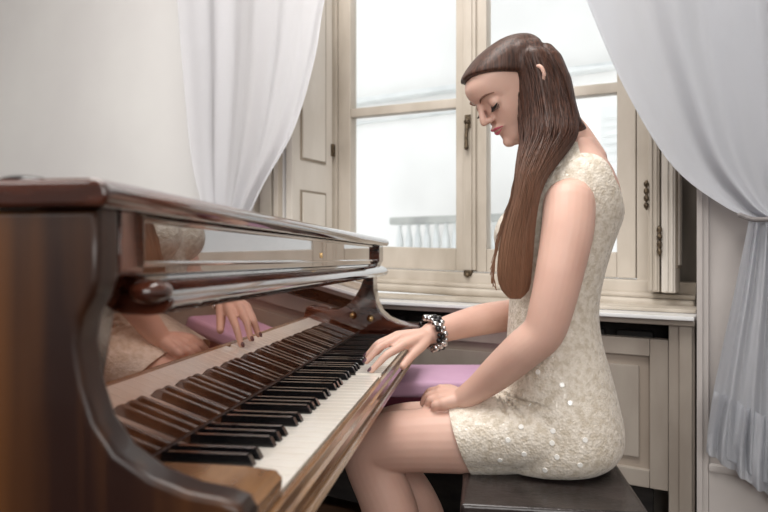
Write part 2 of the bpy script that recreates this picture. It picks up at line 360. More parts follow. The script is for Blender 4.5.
for z, u, q in ((1.02, -0.208, 0.147), (1.16, -0.168, 0.13)):
    b = NB()
    for k in range(4): ball(b, WS(u, z - 0.03 + k * 0.022, q), 0.008, (1, 1, 1.3), 6)
    tube(b, [WS(u, z - 0.04, q - 0.004), WS(u, z + 0.045, q - 0.004)], [0.004, 0.004], 8, 1)
    obj('hinge', b, M['iron'], rs)

# cabinet under the window
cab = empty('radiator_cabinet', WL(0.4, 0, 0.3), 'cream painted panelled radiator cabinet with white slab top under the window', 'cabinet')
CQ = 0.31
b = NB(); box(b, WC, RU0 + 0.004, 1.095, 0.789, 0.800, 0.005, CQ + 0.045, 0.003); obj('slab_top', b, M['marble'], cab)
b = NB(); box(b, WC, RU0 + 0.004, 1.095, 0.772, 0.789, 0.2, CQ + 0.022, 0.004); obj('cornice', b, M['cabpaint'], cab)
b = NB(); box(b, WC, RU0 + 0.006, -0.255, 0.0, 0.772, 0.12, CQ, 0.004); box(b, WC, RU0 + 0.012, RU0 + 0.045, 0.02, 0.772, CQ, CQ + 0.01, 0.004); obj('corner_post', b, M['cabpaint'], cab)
b = NB(); box(b, WC, -0.255, 1.095, 0.69, 0.772, 0.14, 0.16); box(b, WC, -0.2, 1.09, 0.03, 0.30, 0.2, 0.21); obj('painted_recess_shade', b, M['dark'], cab)  # dark sheets painted as the shade in slot and kick space
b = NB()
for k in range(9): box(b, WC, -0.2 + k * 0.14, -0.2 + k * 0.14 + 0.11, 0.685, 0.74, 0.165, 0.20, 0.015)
obj('radiator', b, M['dark'], cab)  # radiator takes the painted shade colour to darken the slot
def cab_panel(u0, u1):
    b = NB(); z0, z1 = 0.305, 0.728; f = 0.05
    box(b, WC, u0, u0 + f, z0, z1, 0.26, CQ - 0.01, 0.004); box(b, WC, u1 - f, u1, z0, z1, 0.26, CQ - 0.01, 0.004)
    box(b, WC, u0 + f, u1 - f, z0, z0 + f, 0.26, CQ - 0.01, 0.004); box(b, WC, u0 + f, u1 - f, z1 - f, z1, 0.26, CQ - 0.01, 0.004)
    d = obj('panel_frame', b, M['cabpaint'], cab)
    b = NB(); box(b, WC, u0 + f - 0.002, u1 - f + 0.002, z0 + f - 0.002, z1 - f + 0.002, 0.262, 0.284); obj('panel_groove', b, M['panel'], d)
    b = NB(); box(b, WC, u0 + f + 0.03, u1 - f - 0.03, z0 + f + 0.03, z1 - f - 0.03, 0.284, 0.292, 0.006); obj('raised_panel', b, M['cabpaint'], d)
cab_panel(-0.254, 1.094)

# ------------------------------------------------------------------ outside
bl = empty('building', WL(1.2, -3, -6.4), 'pale stucco building with a stone balcony seen through the window', 'building')
b = NB(); box(b, WL, -5, 9, -3, 8, -7.2, -6.7); obj('facade_wall', b, M['stone'], bl)
b = NB(); box(b, WL, -5, 9, 3.40, 3.48, -6.7, -6.5, 0.02); box(b, WL, -5, 9, 3.1, 3.13, -6.7, -6.62, 0.01); obj('cornice', b, M['stonel'], bl)
b = NB(); box(b, WL, 2.3, 4.25, 0.75, 1.05, -6.7, -5.9, 0.02); obj('balcony_slab', b, M['stone'], bl)
b = NB(); box(b, WL, 2.3, 4.25, 1.44, 1.54, -6.15, -5.9, 0.02); obj('balcony_rail', b, M['stoneg'], bl)
for k in range(13):
    b = NB(); u = 2.4 + k * 0.145
    tube(b, [WL(u, 1.03, -6.02), WL(u, 1.15, -6.02), WL(u, 1.26, -6.02), WL(u, 1.38, -6.02), WL(u, 1.46, -6.02)], [0.04, 0.055, 0.05, 0.025, 0.045], 10, 3)
    obj('baluster', b, M['stonel'], bl)
b = NB(); box(b, WL, 0.7, 1.5, 1.3, 2.95, -6.72, -6.68)
for k in range(14): box(b, WL, 0.75, 1.45, 1.35 + k * 0.11, 1.42 + k * 0.11, -6.69, -6.665)
obj('louvred_window', b, M['stonel'], bl)

# ------------------------------------------------------------------ curtains
def curtain(name, outlineL, outlineR, Qf, m, folds, amp, parent, nu=90, nv=60, ph=0.0, Fq=None):
    """grid between two pixel outlines, unprojected on the plane q=Qf in front of the wall, with folds along the wall normal"""
    A = catmull([Vector((*p, 0)) for p in outlineL], nv // (len(outlineL) - 1)); B = catmull([Vector((*p, 0)) for p in outlineR], nv // (len(outlineR) - 1))
    n = min(len(A), len(B)); G = []
    nrm = Vector((-0.5090, -0.8608, 0)); base = WL(0, 0, Qf)
    for i in range(n):
        a = A[int(i * (len(A) - 1) / (n - 1))]; c = B[int(i * (len(B) - 1) / (n - 1))]; row = []
        for j in range(nu + 1):
            t = j / nu; px = a.x + (c.x - a.x) * t; py = a.y + (c.y - a.y) * t
            d = Vector(((px - 384) / FPX, 1, (HOR - py) / FPX))
            D = nrm.dot(base) / nrm.dot(d); P = Vector((0, 0, EYE)) + d * D
            v = i / (n - 1)
            off = amp * (0.6 * math.sin(folds * 2 * PI * t + ph + 1.2 * math.sin(3 * v)) + 0.3 * math.sin(folds * 1.7 * 2 * PI * t + 2.1 + ph + v * 2) + 0.25 * math.sin(folds * 0.53 * 2 * PI * t + 5 * v))
            row.append(P + nrm * off)
        G.append(row)
    b = NB(); rings(b, G, close=False, cap=False)
    r = bmesh.ops.solidify(b, geom=b.faces[:], thickness=0.0015)
    return obj(name, b, m, parent, 180)
lc = empty('curtain', WL(1.55, 0.5, 0.45), 'sheer white curtain swept left, hanging behind the piano lid', 'curtain', 'window curtains')
curtain('upper_drape', [(172, -90), (180, 0), (186, 80), (193, 160), (205, 215), (214, 240)], [(352, -90), (329, 0), (318, 60), (296, 130), (262, 190), (238, 240)], 0.43, M['sheer'], 4.0, 0.02, lc, ph=0.6)
curtain('lower_drape', [(214, 240), (206, 300), (198, 380), (190, 470)], [(238, 240), (250, 300), (262, 380), (270, 470)], 0.43, M['sheer'], 5, 0.015, lc, ph=0.3)
rc = empty('curtain', WL(-0.6, 0.3, 0.45), 'white curtain tied back at the right wall, ruffled hem hanging free', 'curtain', 'window curtains')
curtain('upper_drape', [(552, -90), (587, 0), (626, 90), (672, 165), (722, 205), (756, 219), (775, 219)], [(1010, -90), (980, 0), (950, 70), (900, 130), (850, 180), (815, 208), (800, 217)], 0.40, M['sheerr'], 5.0, 0.02, rc, ph=0.2)
curtain('lower_drape', [(749, 221), (735, 290), (722, 350), (712, 400), (707, 445)], [(800, 221), (815, 290), (826, 350), (832, 430), (836, 530)], 0.40, M['sheerr'], 6.0, 0.016, rc, ph=0.9)
curtain('ruffled_hem', [(714, 390), (711, 410), (708, 430), (706, 452)], [(830, 450), (832, 480), (834, 510), (836, 545)], 0.408, M['sheerr'], 8.0, 0.018, rc, ph=0.2)
b = NB(); tc_ = [at(740 + 12 * k, 218 + 1.5 * math.sin(k * 0.9) + (0 if k else -3), 1.655 - 0.0125 * k) for k in range(6)]
tube(b, tc_, [0.006] * 6, 8); obj('tieback_cord', b, M['cord'], rc)

# ------------------------------------------------------------------ piano
pn = empty('grand_piano', PN(1.2, 0.9, 0), 'glossy reddish brown wooden grand piano with its keyboard open, by the window', 'piano')
T0, T1 = 0.47, 1.98
ARM = [(0.175, 0.668), (0.170, 0.758), (0.176, 0.768), (0.19, 0.7725), (0.215, 0.776), (0.245, 0.786), (0.272, 0.803), (0.289, 0.826), (0.299, 0.855), (0.304, 0.885), (0.301, 0.905), (0.291, 0.922), (0.287, 0.935), (0.287, 0.9885)]
arm_poly = ARM + [(1.75, 0.9885), (1.75, 0.668)]
b = prism(NB(), lambda t, L, z: PN(t, L, z), arm_poly, T0, 0.502, 0.006); obj('bass_side', b, M['case'], pn)
b = prism(NB(), lambda t, L, z: PN(t, L, z), [(0.35, 0.668)] + ARM[1:-1][:1] * 0 + [(0.35, 0.9885), (1.2, 0.9885), (1.2, 0.668)], 1.925, T1, 0.004); obj('treble_side', b, M['wood'], pn)
FAR = [(0.175, 0.69), (0.172, 0.752), (0.178, 0.758), (0.2, 0.761), (0.235, 0.768), (0.262, 0.779), (0.283, 0.797), (0.297, 0.825), (0.304, 0.86), (0.305, 0.905), (0.296, 0.93), (0.287, 0.945), (0.287, 0.9885), (0.36, 0.9885), (0.36, 0.69)]
b = prism(NB(), PN, FAR, 1.90, T1, 0.004); tc1 = obj('treble_cheek', b, M['wood'], pn)
NEAR = [(0.19, 0.69), (0.186, 0.742), (0.192, 0.749), (0.22, 0.7515), (0.26, 0.752), (0.345, 0.752), (0.345, 0.69)]
b = prism(NB(), PN, NEAR, 0.503, 0.6175, 0.004); obj('bass_cheek', b, M['slip'], pn)
b = prism(NB(), PN, [(0.345, 0.753), (0.343, 0.753), (0.315, 0.905), (0.304, 0.934), (0.29, 0.936), (0.287, 0.945), (0.287, 0.9885), (0.36, 0.9885), (0.36, 0.753)], 0.503, 0.5435, 0.003); obj('end_block', b, M['wood'], pn)
b = NB(); c0 = PN(1.90, 0.312, 0.779)
tube(b, [c0, c0 - Vector(PN(1, 0, 0)) * 0.004], [0.012, 0.011], 14, 1); obj('cheek_screw', b, M['brass'], pn)
b = NB(); prism(b, PN, [(0.346, 0.70), (0.3455, 0.735)] + [(0.3165, 0.905)] + [(0.336, 0.905), (0.37, 0.735), (0.37, 0.70)], 0.545, 1.8995); fb = obj('fallboard', b, M['fall'], pn)
lip = [(0.268, 0.908), (0.266, 0.913), (0.270, 0.920), (0.281, 0.928), (0.296, 0.9345), (0.34, 0.935), (0.34, 0.905), (0.312, 0.901), (0.29, 0.900), (0.275, 0.902)]
b = NB(); prism(b, PN, lip, 0.552, 1.945, 0.003); ball(b, (0, 0, 0), 1, (1, 1, 1), 8, lambda x, y, z: PN(0.547 + 0.020 * x, 0.284 + 0.019 * y, 0.9215 + 0.0115 * z))
obj('fallboard_lip', b, M['wood'], fb)
b = NB(); box(b, PN, 0.5445, 1.90, 0.302, 0.33, 0.935, 0.9885, 0.002); box(b, PN, 0.5445, 1.90, 0.297, 0.302, 0.943, 0.948, 0.002); box(b, PN, 0.5445, 1.90, 0.297, 0.302, 0.983, 0.9885, 0.002)
obj('front_panel', b, M['frontpanel'], pn)
b = NB(); box(b, PN, 1.25 + 0.0, 1.254, 0.299, 0.303, 0.952, 0.962, 0.001); obj('lid_lock', b, M['brass'], pn)
lidp = [(0.272, 0.9935), (0.2705, 0.998), (0.2725, 1.004), (0.279, 1.0092), (0.287, 1.0100), (1.72, 1.0100), (1.72, 0.989), (0.276, 0.989)]
b = prism(NB(), PN, lidp, 0.456, 1.99, 0.004); ld = obj('lid', b, M['wood'], pn)
b = NB(); ball(b, (0, 0, 0), 1, (1, 1, 1), 8, lambda x, y, z: PN(0.475 + 0.014 * x, 0.352 + 0.022 * y, 1.0095 + 0.0055 * z)); obj('lid_hinge_knob', b, M['blackbead'], ld)
# key slip
slip = [(0.1885, 0.69), (0.1885, 0.7245), (0.184, 0.7265), (0.179, 0.7255), (0.178, 0.716), (0.174, 0.713), (0.174, 0.704), (0.178, 0.701), (0.178, 0.694), (0.172, 0.692), (0.170, 0.686), (0.173, 0.682), (0.1885, 0.682)]
b = prism(NB(), PN, slip, 0.503, T1 - 0.002, 0.001); obj('key_slip', b, M['slip'], pn)
b = NB(); box(b, PN, 0.503, 1.92, 0.19, 1.1, 0.664, 0.69, 0.002); obj('keybed', b, M['wood'], pn)
b = NB(); box(b, PN, 0.503, 1.92, 1.1, 1.7, 0.70, 0.74); obj('soundboard', b, M['wood'], pn)
b = NB(); box(b, PN, 0.503, 1.92, 1.66, 1.70, 0.668, 0.9885); obj('tail_rim', b, M['wood'], pn)
def piano_leg(t, L):
    b = NB(); R = []
    for z, h in ((0.665, 0.05), (0.62, 0.05), (0.60, 0.042), (0.2, 0.03), (0.11, 0.03), (0.10, 0.036), (0.06, 0.036)):
        R.append([PN(t + h * a, L + h * c, z) for a, c in ((-1, -1), (1, -1), (1, 1), (-1, 1))])
    rings(b, R); lg = obj('leg', b, M['wood'], pn)
    b = NB(); ball(b, PN(t, L, 0.03), 0.03, (0.6, 1, 1), 8); obj('caster', b, M['brass'], lg)
piano_leg(0.56, 0.5); piano_leg(1.83, 0.5); piano_leg(1.2, 1.6)
b = NB(); box(b, PN, 1.13, 1.27, 0.62, 0.68, 0.1, 0.16, 0.01)
for t in (1.15, 1.25): tube(b, [PN(t, 0.65, 0.15), PN(t, 0.65, 0.67)], [0.014, 0.014], 10, 1)
ly = obj('pedal_lyre', b, M['wood'], pn)
for t in (1.155, 1.20, 1.245):
    b = NB(); tube(b, [PN(t, 0.64, 0.12), PN(t, 0.58, 0.115), PN(t, 0.53, 0.10)], [0.008, 0.01, 0.013], 10, 3); obj('pedal', b, M['brass'], ly)
# keys
K0, KP = 0.619, 1.279 / 52
PRESS = int((1.283 - K0) / KP)
for k in range(52):
    t = K0 + k * KP; dz = -0.005 if k == PRESS else 0
    b = NB(); box(b, PN, t + 0.0004, t + KP - 0.0004, 0.19, 0.344, 0.7065 + dz, 0.7275 + dz, 0.0011, 2)
    obj('white_key', b, M['ivory'], pn)
pat = [1, 0, 1, 1, 0, 1, 1]           # from A: A# . C# D# . F# G#
for k in range(51):
    if not pat[k % 7]: continue
    t = K0 + (k + 1) * KP
    b = NB(); hw, tw = 0.0056, 0.0046
    R = [[PN(t + sx * (hw if zz < 0.735 else tw), L, zz) for (sx, L, zz) in ((-1, l0, z_), (1, l0, z_), (1, 0.3445, z_), (-1, 0.3445, z_))]
         for (l0, z_) in ((0.2395, 0.722), (0.2405, 0.729), (0.2455, 0.7385), (0.2485, 0.7395))]
    rings(b, R); bmesh.ops.bevel(b, geom=b.edges[:], offset=0.0007, segments=2, affect='EDGES', clamp_overlap=True)
    obj('black_key', b, M['ebony'], pn)
b = NB(); box(b, PN, 0.619, 1.898, 0.3425, 0.3448, 0.7400, 0.7420); obj('name_felt', b, M['felt'], pn)

# ------------------------------------------------------------------ bench, stool
pb = empty('piano_bench', PN(1.48, -0.129, 0), 'dark leather topped piano bench under the seated woman', 'bench')
b = NB(); box(b, PN, 1.125, 1.71, -0.272, 0.033, 0.517, 0.540, 0.008, 3); obj('seat_cushion', b, M['leather'], pb)
b = NB(); box(b, PN, 1.135, 1.70, -0.262, 0.023, 0.43, 0.518, 0.004); obj('bench_frame', b, M['lightwood'], pb)
for t in (1.145, 1.675):
    for L in (-0.238, -0.001):
        b = NB(); box(b, PN, t - 0.022, t + 0.022, L - 0.022, L + 0.022, 0.0, 0.43, 0.004); obj('leg', b, M['lightwood'], pb)
st = empty('upholstered_stool', (0.12, 1.98, 0), 'lilac topped maroon upholstered stool behind the seated woman\'s lap', 'stool')
def STL(a, c, z): return Vector((0.16, 2.0, 0)) + Vector((-0.8608, 0.509, 0)) * a + Vector((-0.509, -0.8608, 0)) * c + Vector((0, 0, z))
def STW(x, y, z): return Vector((x, y, z))
b = NB(); box(b, STW, -0.02, 0.40, 1.80, 2.10, 0.575, 0.62, 0.015, 3); obj('seat', b, M['purple'], st)
b = NB(); box(b, STW, -0.012, 0.392, 1.808, 2.092, 0.44, 0.576, 0.006); obj('skirt', b, M['maroon'], st)
for x in (0.02, 0.36):
    for y in (1.84, 2.06):
        b = NB(); box(b, STW, x - 0.018, x + 0.018, y - 0.018, y + 0.018, 0, 0.44, 0.003); obj('leg', b, M['wood'], st)

# ------------------------------------------------------------------ the woman
pe = empty('person', PN(1.407, -0.16, 0.0), 'young woman with long brown hair in an ivory sequined dress playing the piano', 'person')
BX, BD = 0.36, 1.37
FV = Vector((-0.9898, 0.1423, 0)); KV = Vector((0.1423, 0.9898, 0)); OV = Vector((BX, BD, 0))
def BF(f, r, z): return OV + FV * f + KV * r + Vector((0, 0, z))
TOR = [(457, 494, 604, .146), (450, 499, 611, .164), (438, 503, 617, .175), (420, 506, 617, .175), (400, 507, 613, .168), (370, 508, 606, .150), (340, 509, 598, .130), (310, 511, 595, .118), (280, 512, 599, .120),
       (250, 510, 607, .130), (230, 510, 614, .137), (210, 516, 620, .142), (190, 526, 618, .142), (172, 537, 611, .130), (160, 546, 604, .105), (150, 553, 598, .078), (142, 558, 594, .062)]
def torso(bm, off, lo=0, hi=99, n=40):
    R = []
    P = catmull([Vector((y, a, c)) for y, a, c, h in TOR], 4); H = catmull([Vector((h, 0, 0)) for *_, h in TOR], 4)
    for (y, a, c), hh in zip(P, H):
        if not (lo <= y <= 600): continue
        z = EYE + (HOR - y) / FPX * BD
        xa, xc = [(q - 384) / FPX * BD for q in (a, c)]
        fc = (BX - (xa + xc) / 2) / 0.9898; hf = (xc - xa) / 2 + off; hr = hh.x + off
        row = []
        for k in range(n):
            an = 2 * PI * k / n; ca, sa = math.cos(an), math.sin(an)
            e = 0.9
            row.append(BF(fc + hf * math.copysign(abs(ca) ** e, ca), hr * math.copysign(abs(sa) ** e, sa), z))
        R.append(row)
    rings(bm, R)
# head frame
HO = at(508.5, 77, 1.372)
th, ps = math.radians(40), math.radians(26)
hf0 = (Matrix.Rotation(ps, 3, 'Z') @ FV)                       # turned a little towards the camera
hx = hf0.cross(Vector((0, 0, 1))).normalized() * -1           # her left
hfw = (hf0 * math.cos(th) - Vector((0, 0, 1)) * math.sin(th)).normalized(); hup = hfw.cross(hx).normalized()
if hup.z < 0: hup = -hup
def HF(x, y, z): return HO + hx * x + hfw * y + hup * z
PROF = [(-.121, .068, .030, .018), (-.114, .081, .008, .029), (-.101, .0885, -.008, .039), (-.087, .0875, -.02, .045), (-.078, .0880, -.035, .047), (-.066, .0895, -.045, .051), (-.054, .088, -.055, .055), (-.040, .0865, -.066, .058),
        (-.016, .0865, -.080, .062), (.004, .0945, -.086, .064), (.022, .0955, -.084, .066), (.036, .089, -.074, .064), (.048, .072, -.055, .056), (.058, .042, -.032, .04), (.063, .016, -.012, .02)]
def head(bm, off=0.0, n=48, zmin=-9):
    R = []
    for z, fr, bk, hw in [tuple(v) for v in catmull([Vector(p) for p in PROF], 3)]:
        if z < zmin: continue
        kz = min(1, max(0, (-0.035 - z) / 0.08)); kz = kz * kz * (3 - 2 * kz); yc = -0.005 * (1 - kz) + ((fr + bk) / 2 - 0.006) * kz
        row = []
        for k in range(n):
            an = 2 * PI * k / n; ca, sa = math.cos(an), math.sin(an)
            ex = 0.88 if ca > 0 else 1.0
            y = yc + ((fr + off - yc) if ca > 0 else (yc - bk + off)) * math.copysign(abs(ca) ** 1.0, ca)
            x = (hw + off) * math.copysign(abs(sa) ** ex, sa)
            if off == 0:
                for s in (-1, 1):
                    g = math.exp(-(((x - s * .029) / .013) ** 2 + ((z + .016) / .011) ** 2)) if ca > 0 else 0; y -= 0.008 * g
                    g = math.exp(-(((x - s * .035) / .02) ** 2 + ((z + .042) / .02) ** 2)) if ca > 0 else 0; y += 0.004 * g
            row.append(HF(x, y, z + (off if z > 0.06 else 0)))
        R.append(row)
    rings(bm, R)
bm = NB()
torso(bm, -0.006)
tube(bm, [at(579, 165, 1.375), at(568, 142, 1.375), at(550, 118, 1.375), at(538, 98, 1.373)], [.058, .050, .046, .045], 24)
head(bm)
# nose, lips, lids, ears
tube(bm, [HF(0, .089, -.006), HF(0, .0965, -.02), HF(0, .1025, -.032), HF(0, .1052, -.039)], [.0066, .0064, .0076, .0078], 12, 3)
for s in (-1, 1):
    ball(bm, HF(s * .0092, .0945, -.0425), .0068, n=8)
    ball(bm, HF(s * .029, .0735, -.017), .0122, n=10)
    tube(bm, [HF(s * .061, -.005, 0), HF(s * .069, -.014, .009), HF(s * .072, -.021, -.004), HF(s * .068, -.016, -.022), HF(s * .060, -.008, -.036)], [.006, .006, .006, .006, .007], 8, 3)
tube(bm, [HF(-.02, .085, -.066), HF(-.008, .0925, -.0625), HF(0, .0935, -.0635), HF(.008, .0925, -.0625), HF(.02, .085, -.066)], [.003, .0055, .005, .0055, .003], 8, 3)
tube(bm, [HF(-.018, .085, -.0675), HF(0, .0915, -.0735), HF(.018, .085, -.0675)], [.003, .0062, .003], 8, 4)
ball(bm, HF(0, .083, -.102), .013, (1.1, 1, 1), 8)
tube(bm, [at(540, 90, 1.305), at(543, 82, 1.284), at(544, 74, 1.2745), at(541, 67, 1.2755), at(537, 66, 1.284)], [.006, .005, .0045, .0045, .005], 10, 4)
# shoulders
SL, SR = at(569, 204, 1.236), at(557, 202, 1.535)
tube(bm, [at(582, 168, 1.36), at(577, 182, 1.30), SL], [.040, .038, .044], 20, 4)
tube(bm, [at(580, 168, 1.39), at(570, 180, 1.46), SR], [.040, .040, .045], 20, 4)
# left arm
tube(bm, [SL, at(567.5, 230, 1.216), at(560, 270, 1.202), at(552, 305, 1.2), at(543, 332, 1.207), at(523, 350, 1.225), at(498, 372, 1.262), at(480, 387, 1.285), at(465, 397.5, 1.302)],
     [.0475, .0470, .043, .040, .038, .037, .033, .027, .023], 24, 5)
def chain(pts, r0, r1, n=12):
    k = len(pts); tube(bm, pts, [r0 + (r1 - r0) * i / (k - 1) for i in range(k)], n, 3)
# left hand, relaxed on the thigh (little finger towards the camera)
WLH = at(465, 397.5, 1.302)
for kn, mid, tip in ((at(443, 403.5, 1.298), at(435, 405.5, 1.300), at(435, 411, 1.312)), (at(441, 398.5, 1.315), at(431, 400, 1.322), at(427, 406, 1.335)),
                     (at(440, 394, 1.334), at(429, 396, 1.345), at(423, 403, 1.36)), (at(441, 390, 1.352), at(430, 392, 1.368), at(424, 399, 1.382))):
    chain([WLH.lerp(kn, 0.1), WLH.lerp(kn, 0.55), kn], .0145, .0125)
    chain([kn, kn.lerp(mid, 0.6), mid, mid.lerp(tip, 0.55), tip], .0110, .0075)
chain([WLH.lerp(at(446, 392, 1.362), 0.25), at(450, 390, 1.358), at(440, 390, 1.39), at(432, 395, 1.405)], .014, .0085)
# right arm
tube(bm, [SR, at(548, 235, 1.555), at(535, 280, 1.56), at(522, 312, 1.553), at(512, 315, 1.53), at(485, 319, 1.485), at(458, 325.5, 1.448), at(431, 333.5, 1.408)],
     [.048, .044, .040, .037, .036, .035, .030, .0235], 24, 5)
WRH = at(431, 333.5, 1.408)
KN = [at(403, 345, 1.335), at(398.5, 338, 1.352), at(397.5, 335.5, 1.372), at(400, 335.5, 1.39)]
MID = [at(386, 355.5, 1.312), at(379, 347.5, 1.325), at(378, 344, 1.345), at(385, 343.5, 1.372)]
TIP = [at(371.5, 370.5, 1.303), at(366.5, 361.5, 1.315), at(367, 355.5, 1.345), at(376, 353.5, 1.372)]
for kn, mid, tip in zip(KN, MID, TIP):
    chain([WRH.lerp(kn, 0.1), WRH.lerp(kn, 0.55), kn], .0135, .0105)
    chain([kn, kn.lerp(mid, 0.5), mid, mid.lerp(tip, 0.55), tip], .0098, .0062)
chain([WRH.lerp(at(424, 342, 1.38), 0.4), at(422, 345, 1.368), at(411, 356, 1.338), at(403, 366, 1.318)], .014, .008)
# legs
tube(bm, [at(565, 432, 1.28), at(515, 436, 1.295), at(470, 439, 1.312), at(420, 440, 1.33), at(385, 443, 1.342), at(370, 449, 1.346), at(373, 468, 1.347), at(385, 495, 1.345), at(393, 525, 1.342), at(402, 590, 1.335), at(410, 660, 1.33), at(412, 690, 1.33)],
     [.070, .068, .066, .0625, .059, .056, .053, .055, .056, .046, .034, .031], 26, 4)
tube(bm, [at(412, 690, 1.33), at(400, 705, 1.335), at(365, 714, 1.345), at(345, 718, 1.35)], [.032, .034, .030, .022], 16, 3)
tube(bm, [at(553, 420, 1.455), at(505, 424, 1.47), at(450, 430, 1.49), at(410, 430, 1.505), at(388, 435, 1.512), at(384, 450, 1.515), at(396, 475, 1.513), at(412, 500, 1.51), at(424, 530, 1.505), at(432, 585, 1.5), at(436, 625, 1.497), at(437, 640, 1.497)],
     [.070, .068, .065, .062, .058, .055, .053, .055, .054, .042, .033, .031], 26, 4)
tube(bm, [at(437, 640, 1.497), at(425, 654, 1.5), at(395, 664, 1.505), at(375, 668, 1.51)], [.032, .033, .029, .021], 16, 3)
bm = remesh(bm, 0.003, 3, 0.5)
body = obj('body', bm, M['skin'], pe, 180)
# face details
b = NB()
tube(b, [HF(-.021, .0868, -.0662), HF(-.008, .0965, -.0628), HF(0, .0972, -.0645), HF(.008, .0965, -.0628), HF(.021, .0868, -.0662)], [.0010, .0030, .0026, .0030, .0010], 8, 4)
tube(b, [HF(-.018, .0875, -.0680), HF(0, .0955, -.0735), HF(.018, .0875, -.0680)], [.001, .0036, .001], 8, 5)
obj('lips', b, M['lip'], body)
for s in (1, -1):
    b = NB()
    tube(b, [HF(s * .018, .0810, -.0215), HF(s * .025, .0850, -.0245), HF(s * .032, .0842, -.0245), HF(s * .040, .0785, -.0205)], [.0010, .0020, .0026, .0012], 8, 4)
    for k in range(9):
        f = k / 8; x = .020 + .022 * f; y = .0825 + .004 * math.sin(f * PI) - .004 * f
        tube(b, [HF(s * x, y, -.0238 - .0015 * math.sin(f * PI)), HF(s * (x + .003 * f + .001), y + .005, -.0285), HF(s * (x + .006 * f + .001), y + .0078, -.0292)], [.0009, .0007, .0003], 5, 2)
    obj('eyelashes', b, M['lash'], body)
    b = NB()
    tube(b, [HF(s * .012, .0925, -.002), HF(s * .023, .0925, .0045), HF(s * .035, .0845, .0055), HF(s * .045, .0725, .0005)], [.0012, .0020, .0016, .0006], 8, 4)
    obj('eyebrow', b, M['brow'], body)
for i in (0, 1, 2):
    d = (TIP[i] - MID[i]).normalized(); b = NB()
    up = (Vector((0, 0, 1)) - d * d.z).normalized(); sd = d.cross(up)
    ball(b, (0, 0, 0), 1, (1, 1, 1), 8, lambda x, y, z: TIP[i] + d * (0.001 + 0.0065 * x) + sd * 0.0048 * y + up * (0.0042 + 0.0026 * z))
    obj('fingernail', b, M['nail'], body)

# dress
bm = NB(); torso(bm, 0.003, lo=146)
tube(bm, [at(586, 160, 1.345), at(579, 171, 1.31), at(569, 194, 1.285)], [.046, .054, .062], 24, 4)
tube(bm, [at(586, 162, 1.40), at(574, 172, 1.46), at(558, 186, 1.52)], [.048, .050, .051], 24, 4)
for r in (-.062, .062): ball(bm, BF(0.075, r, 1.0), .058, n=12)
R = []
for px, rc_, hr, zc, hz_ in ((590, 0, .150, .612, .068), (570, 0, .168, .612, .074), (540, 0, .175, .614, .078), (510, 0, .172, .612, .078), (480, 0, .168, .606, .074), (455, 0, .164, .600, .070), (430, 0, .160, .598, .068)):
    x = (px - 384) / FPX * 1.33; f = (BX - x) / 0.99; row = []
    for k in range(40):
        a = 2 * PI * k / 40; ca, sa = math.cos(a), math.sin(a)
        row.append(BF(f, rc_ + hr * math.copysign(abs(ca) ** 0.8, ca), max(0.536, zc + hz_ * math.copysign(abs(sa) ** 0.85, sa))))
    R.append(row)
rings(bm, R)
tube(bm, [at(565, 433, 1.28), at(515, 437, 1.295), at(470, 440, 1.312), at(430, 440, 1.327)], [.071, .069, .0685, .068], 28, 4)
tube(bm, [at(553, 421, 1.455), at(505, 425, 1.47), at(450, 430, 1.49), at(415, 431, 1.5)], [.074, .073, .071, .068], 28, 4)
bm = remesh(bm, 0.004, 5, 0.5)
# back opening and neck
cut = NB(); prism(cut, lambda a, r_, z: BF(a, r_, z), [(0, 1.015), (-.06, 1.03), (-.095, 1.06), (-.116, 1.10), (-.112, 1.145), (-.10, 1.30), (.10, 1.30), (.112, 1.145), (.116, 1.10), (.095, 1.06), (.06, 1.03)], -0.35, -0.025)
bm = carve(bm, cut)
cut = NB(); tube(cut, [BF(-0.01, 0, 1.165), BF(0.0, 0, 1.2), BF(0.02, 0, 1.3)], [.074, .078, .085], 24, 3)
bm = carve(bm, cut)
# hem
hp = at(450, 410, 1.31); hq = at(472, 474, 1.29)
hn = (hq - hp).cross(KV).normalized()
if hn.x > 0: hn = -hn
r = bmesh.ops.bisect_plane(bm, geom=bm.verts[:] + bm.edges[:] + bm.faces[:], plane_co=hp, plane_no=hn, clear_outer=False)
kill = [f for f in bm.faces if (f.calc_center_median() - hp).dot(hn) > 0 and f.calc_center_median().z < 0.80]
bmesh.ops.delete(bm, geom=kill, context='FACES')
bmesh.ops.delete(bm, geom=[v for v in bm.verts if not v.link_faces], context='VERTS')
dress = obj('dress', bm, M['dress'], pe, 60)
from mathutils.bvhtree import BVHTree
rl = Vector(pe.location); eye_l = Vector((0, 0, EYE)) - rl
bv0 = BVHTree.FromPolygons([v.co.copy() for v in dress.data.vertices], [p_.vertices[:] for p_ in dress.data.polygons])
cre = []
for line, amp in (([(496, 389), (508, 402), (520, 415), (530, 428)], .006), ([(498, 391), (516, 400), (536, 406), (556, 411)], .005), ([(495, 393), (503, 408), (510, 424)], .0045), ([(492, 394), (480, 398), (468, 400)], .004)):
    for k_, q in enumerate(catmull([Vector((*p_, 0)) for p_ in line], 10)):
        hit = bv0.ray_cast(eye_l, (at(q.x, q.y, 1.0) - Vector((0, 0, EYE))).normalized())
        if hit[0]: cre.append((hit[0], amp * min(1.0, 1.6 * (1 - k_ / (10 * (len(line) - 1)))) + 1e-6))
for v in dress.data.vertices:
    best = 0
    for h_, amp in cre:
        d2 = (v.co - h_).length
        if d2 < 0.03:
            e_ = amp * 1.25 * (math.exp(-(d2 / .0062) ** 2) - 0.45 * math.exp(-((d2 - .014) / .006) ** 2))
            if abs(e_) > abs(best): best = e_
    if best: v.co -= v.normal * best
dp = [v.co.copy() for v in dress.data.vertices]
from mathutils.bvhtree import BVHTree
bv = BVHTree.FromPolygons(dp, [p_.vertices[:] for p_ in dress.data.polygons])
rl = Vector(pe.location)
